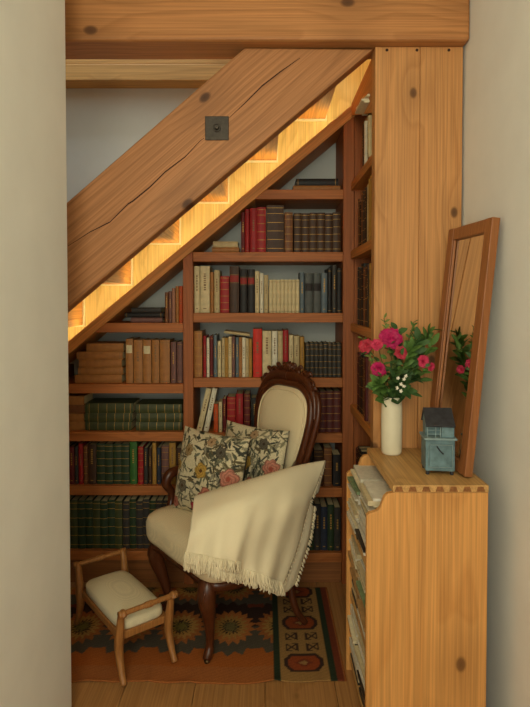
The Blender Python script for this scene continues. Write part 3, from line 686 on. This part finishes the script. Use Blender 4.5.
setcol(ro, lambda i, co: tuple(v_*(.9+.2*((i*7919) % 13)/13) for v_ in lin(cols[i])))
so = ro.modifiers.new('thick', 'SOLIDIFY'); so.thickness = .0035; so.offset = -1
tag(ro, 'flat-woven kilim rug in rust, gold and dark green with serrated medallions', 'rug')
# ------------------------------------------------------------------ chair
fw = Vector((-.80, -.60)); ang = math.atan2(-.60, -.80)
ch = empty('nursing_chair', (-.152, 2.332, .0045), ang, 'antique carved mahogany chair with cream upholstery standing on the kilim rug', 'chair')
OX = Vector((-.152, 2.332, .0045))
def L2W(p): 
    c_, s2 = math.cos(ang), math.sin(ang); return Vector((OX.x+c_*p[0]-s2*p[1], OX.y+s2*p[0]+c_*p[1], OX.z+p[2]))
out = spline([(.275,0,0),(.268,.12,0),(.262,.215,0),(.225,.268,0),(.12,.285,0),(-.05,.265,0),(-.18,.225,0),(-.235,.17,0),(-.245,0,0),(-.235,-.17,0),(-.18,-.225,0),(-.05,-.265,0),(.12,-.295,0),(.232,-.285,0),(.275,-.235,0),(.275,-.12,0)], 6, True)
def loop(sc, z, inset=0, wave=0):
    l = []
    for p_ in out:
        wv_ = wave*math.cos(math.atan2(p_.y, p_.x)*2)
        l.append(Vector((p_.x*sc, p_.y*sc, z+wv_)))
    return l
seat = MB().loft([loop(.93, .335), loop(.975, .338), loop(.995, .355), loop(1.0, .385), loop(1.0, .41), loop(.975, .432), loop(.92, .448), loop(.8, .46), loop(.6, .469), loop(.35, .474), loop(.1, .476)])
seat.build('seat', linen_m, ch, smooth=True)
ra = MB().loft([loop(.90, .30, 0, .012), loop(.95, .302, 0, .012), loop(.955, .33), loop(.9, .3345)])
ra.build('seat_rail', mahog, ch, smooth=True)
# front cabriole legs
for sy in (1, -1):
    pts = spline([(.20,.175*sy,.335),(.232,.205*sy,.31),(.240,.212*sy,.26),(.222,.195*sy,.19),(.207,.178*sy,.12),(.203,.172*sy,.06),(.212,.177*sy,.03),(.228,.187*sy,.014)], 6)
    rd = srad([.030,.036,.034,.026,.019,.0155,.018,.0155], 6)
    lg = MB().tube(pts, rd, 14).build('leg', mahog, ch, smooth=True)
    k = MB()
    for q in range(3): k.tube(spline([(.262,.222*sy+(q-1)*.012,.30),(.268,.224*sy+(q-1)*.009,.27),(.252,.212*sy+(q-1)*.004,.235)], 5), [.005]*10+[.002], 8)
    k.build('knee_carving', mahog, lg, smooth=True)
    MB().lathe([(.010,0),(.0125,.006),(.009,.0135)], (.222,.183*sy,.0), 14).build('caster', plain('brass_caster', (90,70,44), .4, .2, 60, 0, .8), lg, smooth=True)
for sy in (1, -1):
    pts = spline([(-.19,.165*sy,.335),(-.20,.172*sy,.24),(-.19,.185*sy,.15),(-.20,.205*sy,.07),(-.232,.228*sy,.013)], 7)
    MB().tube(pts, srad([.022,.019,.016,.0155,.0135], 7), 12).build('leg', mahog, ch, smooth=True)
# backrest: loop in a leaning plane, local (u across, v up)
Bo = Vector((-.205, .02, .44)); lean = math.radians(10.5)
def BP(u, v_, n_=0): return Vector((Bo.x-math.sin(lean)*v_+math.cos(lean)*n_, Bo.y+u, Bo.z+math.cos(lean)*v_+math.sin(lean)*n_))
oval = [(0,.568),(.095,.560),(.160,.515),(.180,.44),(.170,.34),(.142,.22),(.112,.10),(.095,.0),(0,-.02)]
oval = oval+[(-u, v_) for u, v_ in oval[1:-1][::-1]]
ol = spline([BP(u, v_) for u, v_ in oval], 6, True)
MB().tube(ol, .019, 12, closed=True, flat=1.1).build('back_frame', mahog, ch, smooth=True)
lo_o = [(u*1.2, v_+.012) for u, v_ in oval[:8]]
for sy in (1, -1):   # outer moulded serpentine sides
    pp = spline([BP(sy*u*1.17+sy*.004, v_+(.018 if k < 4 else 0), -.008) for k, (u, v_) in enumerate(oval[1:8])], 6)
    MB().tube(pp, srad([.009,.013,.014,.014,.013,.014,.016], 6), 10).build('back_moulding', mahog, ch, smooth=True)
def ovscale(s, n_):
    return [BP(u*s, .28+(v_-.28)*s, n_) for u, v_ in [(q.y, q.z) for q in spline([(0, u, v_) for u, v_ in oval], 6, True)]]
MB().loft([ovscale(.97, -.014), ovscale(.95, .004), ovscale(.90, .016), ovscale(.78, .025), ovscale(.5, .032), ovscale(.15, .035)]).build('backrest', linen_m, ch, smooth=True)
MB().tube(ovscale(.885, .021), .0035, 8, closed=True).build('piping', linen_m, ch, smooth=True)
# carved crest: scrolls and a central shell
cr = MB()
def scroll(cu, cv, r0, turns, sgn, start, w=.008):
    pts = []; n = int(26*turns)
    for k in range(n+1):
        t = k/n; a_ = start+sgn*2*PI*turns*t; r_ = r0*(1-t*.82); pts.append(BP(cu+r_*math.cos(a_), cv+r_*math.sin(a_), .006))
    return pts, [w*(1-.45*k/n) for k in range(n+1)]
for sy in (1, -1):
    for cu, cv, r0, tn_, s0, w in ((.050,.618,.028,1.3,PI*1.2,.0115), (.105,.612,.030,1.25,PI*1.1,.0115), (.160,.578,.026,1.2,PI*.9,.0105), (.018,.638,.020,1.1,PI*1.3,.009)):
        st_ = s0 if sy == 1 else PI-s0
        pp, rr = scroll(cu*sy, cv, r0, tn_, sy, st_, w); cr.tube(pp, rr, 8)
    cr.tube(spline([BP(sy*.0,.60,.0),BP(sy*.06,.603,.0),BP(sy*.13,.585,.0),BP(sy*.185,.52,0),BP(sy*.205,.43,0)], 6), srad([.026,.024,.022,.016,.008], 6), 10)
    for u, v_ in ((.080,.655),(.035,.660),(.145,.632),(.188,.575)):
        cr.tube(spline([BP(sy*(u-.02), v_-.03,.004),BP(sy*u,v_-.008,.010),BP(sy*(u+.014),v_-.018,.004)], 5), srad([.009,.010,.003], 5), 8)
for k in range(5):
    a_ = PI/2+(k-2)*.42; cr.tube(spline([BP(0,.618,.008),BP(.030*math.cos(a_),.62+.026*math.sin(a_),.018),BP(.050*math.cos(a_),.62+.044*math.sin(a_),.004)], 5), srad([.006,.0095,.004], 5), 8)
cr.build('crest_carving', mahog, ch, smooth=True)
# elbows
for sy in (1, -1):
    w_ = .285 if sy < 0 else .262
    pp = spline([BP(sy*.135,.24,-.002), Vector((-.13,sy*.235,.655)), Vector((-.03,sy*w_*.97,.635)), Vector((.07,sy*w_,.60)), Vector((.135,sy*w_,.585)), Vector((.155,sy*w_,.545)), Vector((.13,sy*w_*.99,.50)), Vector((.14,sy*w_*.97,.44)), Vector((.20,sy*.235,.36))], 7)
    MB().tube(pp, srad([.014,.015,.016,.020,.024,.021,.017,.019,.022], 7), 12).build('elbow_rest', mahog, ch, smooth=True)
# ------------------------------------------------------------------ floral cushions
pm = vcol('floral_cotton', .85, 300, .25)
def floral(u, v_, fl_, lv):
    base = (206, 192, 156)
    c = base
    for (x0, y0, x1, y1, w, col) in lv:
        dx, dy = x1-x0, y1-y0; L_ = math.hypot(dx, dy); t = ((u-x0)*dx+(v_-y0)*dy)/L_**2
        if 0 <= t <= 1:
            d = abs((u-x0)*dy-(v_-y0)*dx)/L_
            if d < w*math.sin(PI*(t*.9+.05)): c = col if d > w*.15 or w < .02 else tuple(q*.7 for q in col)
    for (cx_, cy_, r_, col, cen, n, ph) in fl_:
        dx, dy = u-cx_, v_-cy_; d = math.hypot(dx, dy); a_ = math.atan2(dy, dx)
        rr = r_*(.78+.22*abs(math.cos(n*a_/2+ph)))
        if d < rr:
            k = d/rr
            if k < .25: c = cen
            else:
                sh = .72+.28*abs(math.sin(k*9+a_*2)); c = tuple(q*sh for q in col)
                if k > .9: c = tuple(q*.72 for q in col)
    return c
def cushion(name, c, wdir, updir, w, h, th_, mat, n=90, label='', cat='cushion', group=None, seed=1, pattern=True, sideways=False):
    wdir = Vector(wdir).normalized(); updir = Vector(updir); updir = (updir-wdir*updir.dot(wdir)).normalized(); nn_ = wdir.cross(updir)   # front normal
    rr = random.Random(seed); m = MB(); vs = []
    def zz(u, v_): return th_*.5*max(0, (1-abs(u)**2.6))**.55*max(0, (1-abs(v_)**2.6))**.55
    for side in (1, -1):
        for j in range(n+1):
            for i in range(n+1):
                u, v_ = -1+2*i/n, -1+2*j/n
                pin = 1-.06*(1-u*u)*abs(v_)**3; pin2 = 1-.06*(1-v_*v_)*abs(u)**3
                bump = .004*math.sin(u*7+seed)*math.sin(v_*6+seed*2)*(1-u*u)*(1-v_*v_)
                vs.append(wdir*(u*w/2*pin2)+updir*(v_*h/2*pin)+nn_*(side*(zz(u, v_)+bump+.0012)))
    fs = []; K = (n+1)**2
    for sd in (0, 1):
        for j in range(n):
            for i in range(n):
                a_ = sd*K+j*(n+1)+i; f_ = (a_, a_+1, a_+n+2, a_+n+1); fs.append(f_ if sd == 0 else f_[::-1])
    edge = [(j*(n+1)) for j in range(n+1)]
    for i in range(n):
        for a_, b2 in ((i, i+1), (n*(n+1)+i, n*(n+1)+i+1), (i*(n+1), (i+1)*(n+1)), (i*(n+1)+n, (i+1)*(n+1)+n)): fs.append((a_, b2, b2+K, a_+K))
    m.add(vs, fs); o = m.build(name, mat, smooth=True); o.location = c
    if pattern:
        fls = []; lvs = []
        for k in range(40):
            x_, y_ = rr.uniform(-1,1), rr.uniform(-1,1); a_ = rr.uniform(0, 2*PI); L_ = rr.uniform(.25,.6)
            lvs.append((x_, y_, x_+math.cos(a_)*L_, y_+math.sin(a_)*L_, .016, (92,84,66)))
        for k in range(300):
            x_ = rr.uniform(-1,1); y_ = rr.uniform(-1,1); x_ = x_ if rr.random() < .45 else rr.uniform(0,1); a_ = rr.uniform(0, 2*PI); L_ = rr.uniform(.14,.3)
            lvs.append((x_, y_, x_+math.cos(a_)*L_, y_+math.sin(a_)*L_, rr.uniform(.018,.042), rr.choice([(88,88,70),(118,116,94),(70,70,60),(138,130,100),(104,92,66),(150,142,118)])))
        spots = [(.25,-.5,.28,(206,128,104),(150,70,60)),(.75,.05,.24,(198,130,108),(160,80,64)),(.0,.1,.19,(190,150,70),(96,64,34)),(-.5,.5,.16,(168,140,96),(110,80,40)),(.45,.6,.15,(96,88,74),(60,50,40)),
                 (-.55,-.35,.17,(120,108,88),(80,60,44)),(-.1,-.8,.17,(178,60,70),(120,30,40)),(.1,.8,.13,(184,150,110),(110,80,50)),(-.85,-.8,.16,(190,120,100),(150,80,60)),(.8,-.75,.2,(120,116,96),(70,60,50)),(-.8,.1,.12,(186,150,80),(100,70,40))]
        for (x_, y_, r_, cc, ce) in spots: fls.append((x_*(1 if seed == 1 else -1 if seed == 5 else 1), y_, r_, cc, ce, rr.choice([5,6,7]), rr.uniform(0,3)))
        def fn(i, co):
            sd = i//K; q = i % K; u, v_ = -1+2*(q % (n+1))/n, -1+2*(q//(n+1))/n
            return lin(floral(u, v_, fls, lvs)) if sd == 0 else lin((60,60,54))
        setcol(o, fn)
    return tag(o, label, cat, group)
g = 'floral cushions on the chair'
cushion('cushion', (-.232, 2.312, .642), (.82, -.57, -.02), (.11, .16, .95), .36, .355, .13, pm, 150, 'front floral cushion with pink roses on cream, at the left of the chair seat', group=g, seed=1)
cushion('cushion', (-.058, 2.392, .655), (.80, -.60, .0), (.18, .13, .95), .35, .35, .10, pm, 150, 'rear floral cushion tucked between the front cushion and the chair back', group=g, seed=3)
# ------------------------------------------------------------------ throw blanket
cush = cushion('cushion', (-.01, 2.16, .545), (.80, .25, .12), (-.2, .5, .5), .26, .20, .10, linen_m, 24, 'plain cream cushion hidden under the blanket', seed=4, pattern=False) if False else None
rows_ = [
 [(205,505,2.24),(236,498,2.26),(268,490,2.31),(296,480,2.36),(318,470,2.39)],
 [(196,497,2.12),(228,487.5,2.13),(262,477,2.17),(296,467,2.25),(326,461,2.33)],
 [(193,512,2.00),(224,502,1.99),(260,494,2.03),(293,486,2.13),(316,484,2.25)],
 [(190,530,1.95),(221,524,1.93),(254,518,1.975),(286,509,2.07),(309,506,2.18)],
 [(187,546,1.93),(215,547,1.905),(244,549,1.95),(272,547,2.04),(299,545,2.14)],
 [(185,556,1.925),(212,562,1.90),(240,569,1.94),(264,576,2.01),(284,583,2.10)]]
def hermrow(vals, n):
    return spline(vals, n)
G = [hermrow([at(*p_) for p_ in r_], 14) for r_ in rows_]
for p_ in G[0]: p_.z -= .10
cols_ = []
for i in range(len(G[0])): cols_.append(spline([G[j][i] for j in range(6)], 10))
NU, NV = len(cols_), len(cols_[0]); bl = MB(); vs = []
for i in range(NU):
    for j in range(NV):
        p_ = cols_[i][j]; u = i/(NU-1); v_ = j/(NV-1); k = max(0, v_-.3)
        off = k*(.022*math.sin(u*15+v_*3)+.010*math.sin(u*37+1.3-v_*4))+.006*math.sin(u*9+v_*12)+.010*math.exp(-((u-.52+.1*v_)/.035)**2)*k
        vs.append(p_+Vector((.25*off, -.8*off, .2*off)))
bl.add(vs, [(i*NV+j, (i+1)*NV+j, (i+1)*NV+j+1, i*NV+j+1) for i in range(NU-1) for j in range(NV-1)])
BO = vs[0].copy()
bo = bl.build('throw_blanket', linen_b, smooth=True, loc=BO); s2 = bo.modifiers.new('thick', 'SOLIDIFY'); s2.thickness = .007; s2.offset = 0
l2 = MB(); q2 = [[(304,500,2.23),(300,540,2.19),(280,590,2.13)],[(312,504,2.25),(306,542,2.21),(287,592,2.15)],[(314,507,2.27),(309,540,2.24),(295,584,2.19)]]
g2 = [spline([at(*p_) for p_ in r_], 12) for r_ in q2]; c2 = [spline([g2[j][i] for j in range(3)], 5) for i in range(len(g2[0]))]
l2.add([p_-BO for r_ in c2 for p_ in r_], [(i*11+j, (i+1)*11+j, (i+1)*11+j+1, i*11+j+1) for i in range(len(c2)-1) for j in range(10)])
for r_ in c2:
    for q in range(4):
        p_ = r_[-1]-BO+Vector((0, R.uniform(-.003,.003), R.uniform(-.005,.005))); l2.tube([p_, p_+Vector((.005, 0, -.003)), p_+Vector((R.uniform(.006,.012), 0, -.010))], .0016, 5)
uo = l2.build('under_layer', linen_b, bo, smooth=True); s3 = uo.modifiers.new('thick', 'SOLIDIFY'); s3.thickness = .005
tag(bo, 'cream woven throw blanket with tasselled hem draped over the near side of the chair', 'blanket')
fg = MB()
for i in range(0, (NU-1)*3):
    t = i/3; a0 = int(t); fr2_ = t-a0; p_ = vs[a0*NV+NV-1].lerp(vs[min(a0+1, NU-1)*NV+NV-1], fr2_)-BO
    for q in range(2):
        L_ = R.uniform(.035, .058); dx = R.uniform(-.012, .012); dy = R.uniform(-.008, .004)
        pp = spline([p_+Vector((0, -.001, .006)), p_+Vector((dx*.3+R.uniform(-.003,.003), dy, -L_*.4)), p_+Vector((dx, dy*.5, -L_))], 4)
        fg.tube(pp, [.0026]*len(pp), 5)
        # knots higher on the cloth, a loose looped fringe
for i in range(0, (NU-1)*2):
    t = i/2; a0 = int(t); b0 = min(a0+1, NU-1); p_ = vs[a0*NV+NV-6].lerp(vs[b0*NV+NV-6], t-a0)-BO+Vector((0, -.006, 0))
    if t/(NU-1) > .5: continue
    pp = spline([p_, p_+Vector((R.uniform(-.008,.008), -.006, -.016)), p_+Vector((R.uniform(-.01,.01), -.003, -.040))], 4); fg.tube(pp, .0022, 5)
tag(fg.build('fringe', linen_b, bo, smooth=True), kind='stuff')
sf = MB()
for j in range(14, NV):
    for q in range(3):
        p_ = vs[(NU-1)*NV+j]-BO+Vector((0, R.uniform(-.003,.003), R.uniform(-.003,.003))); pp = [p_, p_+Vector((.005, 0, -.003)), p_+Vector((R.uniform(.006,.012), 0, -.010))]; sf.tube(pp, .0014, 5)
tag(sf.build('side_fringe', linen_b, bo, smooth=True), kind='stuff')
# ------------------------------------------------------------------ footstool
fs_ang = math.atan2(.785, -.62)   # long axis
fc_ = Vector((-.445, 2.01)); u_ = Vector((-.62, .785)); 
fsx = empty('footstool', (fc_.x+u_.x*.20, fc_.y+u_.y*.20, .0045), fs_ang, 'small wooden footstool with scrolled ends and cream pad on the rug', 'footstool')
LX, WY = .205, .100
pad = []
def rr_loop(hx, hy, r_, z, ex=.35):
    l = []
    for k in range(32):
        a_ = 2*PI*k/32; c_, s3 = math.cos(a_), math.sin(a_); e_ = ex
        l.append(Vector((hx*math.copysign(abs(c_)**e_, c_), hy*math.copysign(abs(s3)**e_, s3), z)))
    return l
MB().loft([rr_loop(LX-.016, WY-.008, 0, .171), rr_loop(LX-.012, WY-.003, 0, .178), rr_loop(LX-.012, WY-.003, 0, .196)]+[rr_loop((LX-.016)*q, (WY-.005)*q, 0, .204+.024*(1-q**3.2), .35+.65*(1-q)**.8) for q in (.99,.96,.9,.8,.68,.55,.4,.25,.1)]).build('cushion_pad', linen_s, fsx, smooth=True)
MB().box((-LX+.012, -WY, .142), (LX-.012, WY, .1705)).build('seat_frame', stoolw, fsx, bevel=.004)
for sx in (-1, 1):
    for sy in (-1, 1):
        pts = spline([(sx*(LX+.036), sy*(WY+.002), .010), (sx*(LX+.012), sy*(WY+.001), .05), (sx*(LX-.010), sy*WY, .11), (sx*(LX-.006), sy*WY, .16), (sx*(LX+.004), sy*WY, .215), (sx*(LX+.012), sy*WY, .252), (sx*(LX+.026), sy*WY, .264), (sx*(LX+.038), sy*WY, .254)], 6)
        MB().tube(pts, srad([.0125,.0135,.0175,.0195,.016,.014,.013,.010], 6), 10, flat=.9).build('leg', stoolw, fsx, smooth=True)
    pr = [(0,0)]
    rail = spline([(sx*(LX+.026), -WY-.016, .262), (sx*(LX+.026), -.05, .262), (sx*(LX+.026), 0, .262), (sx*(LX+.026), .05, .262), (sx*(LX+.026), WY+.016, .262)], 8)
    nr = len(rail); MB().tube(rail, [(.0125 if k < 3 or k > nr-4 else (.0095 if abs(k-nr//2) > 2 else .012)) for k in range(nr)], 12).build('end_rail', stoolw, fsx, smooth=True)
# ------------------------------------------------------------------ lights
w = bpy.data.worlds.new('world'); bpy.context.scene.world = w; w.use_nodes = True
bg = w.node_tree.nodes['Background']; bg.inputs[0].default_value = (.88, .99, .95, 1); bg.inputs[1].default_value = .82
def area(name, loc, tgt, sx, sy, e, col):
    l = bpy.data.lights.new(name, 'AREA'); l.shape = 'RECTANGLE'; l.size = sx; l.size_y = sy; l.energy = e; l.color = col
    o = bpy.data.objects.new(name, l); C.objects.link(o); o.location = loc
    o.rotation_euler = (Vector(tgt)-Vector(loc)).to_track_quat('-Z', 'Y').to_euler(); return o
area('room_lamp', (-.15, -.6, 2.2), (.0, 2.2, .7), .7, .7, 15, (1, .90, .60))
area('window_daylight', (-.3, -1.3, 1.6), (.1, 2, 1.2), 1.0, 1.4, 30, (.98, 1, .84))
area('stairwell_fill', (-.9, 2.45, 3.9), (-.9, 2.6, 2.2), .8, .5, 24, (.86, .95, 1))  # cool skylight fill added above the stairs to brighten the back wall
sc = bpy.context.scene; sc.view_settings.view_transform = 'Standard'; sc.view_settings.look = 'None'; sc.view_settings.gamma = 1; sc.view_settings.exposure = -.22
sc.view_settings.use_curve_mapping = False
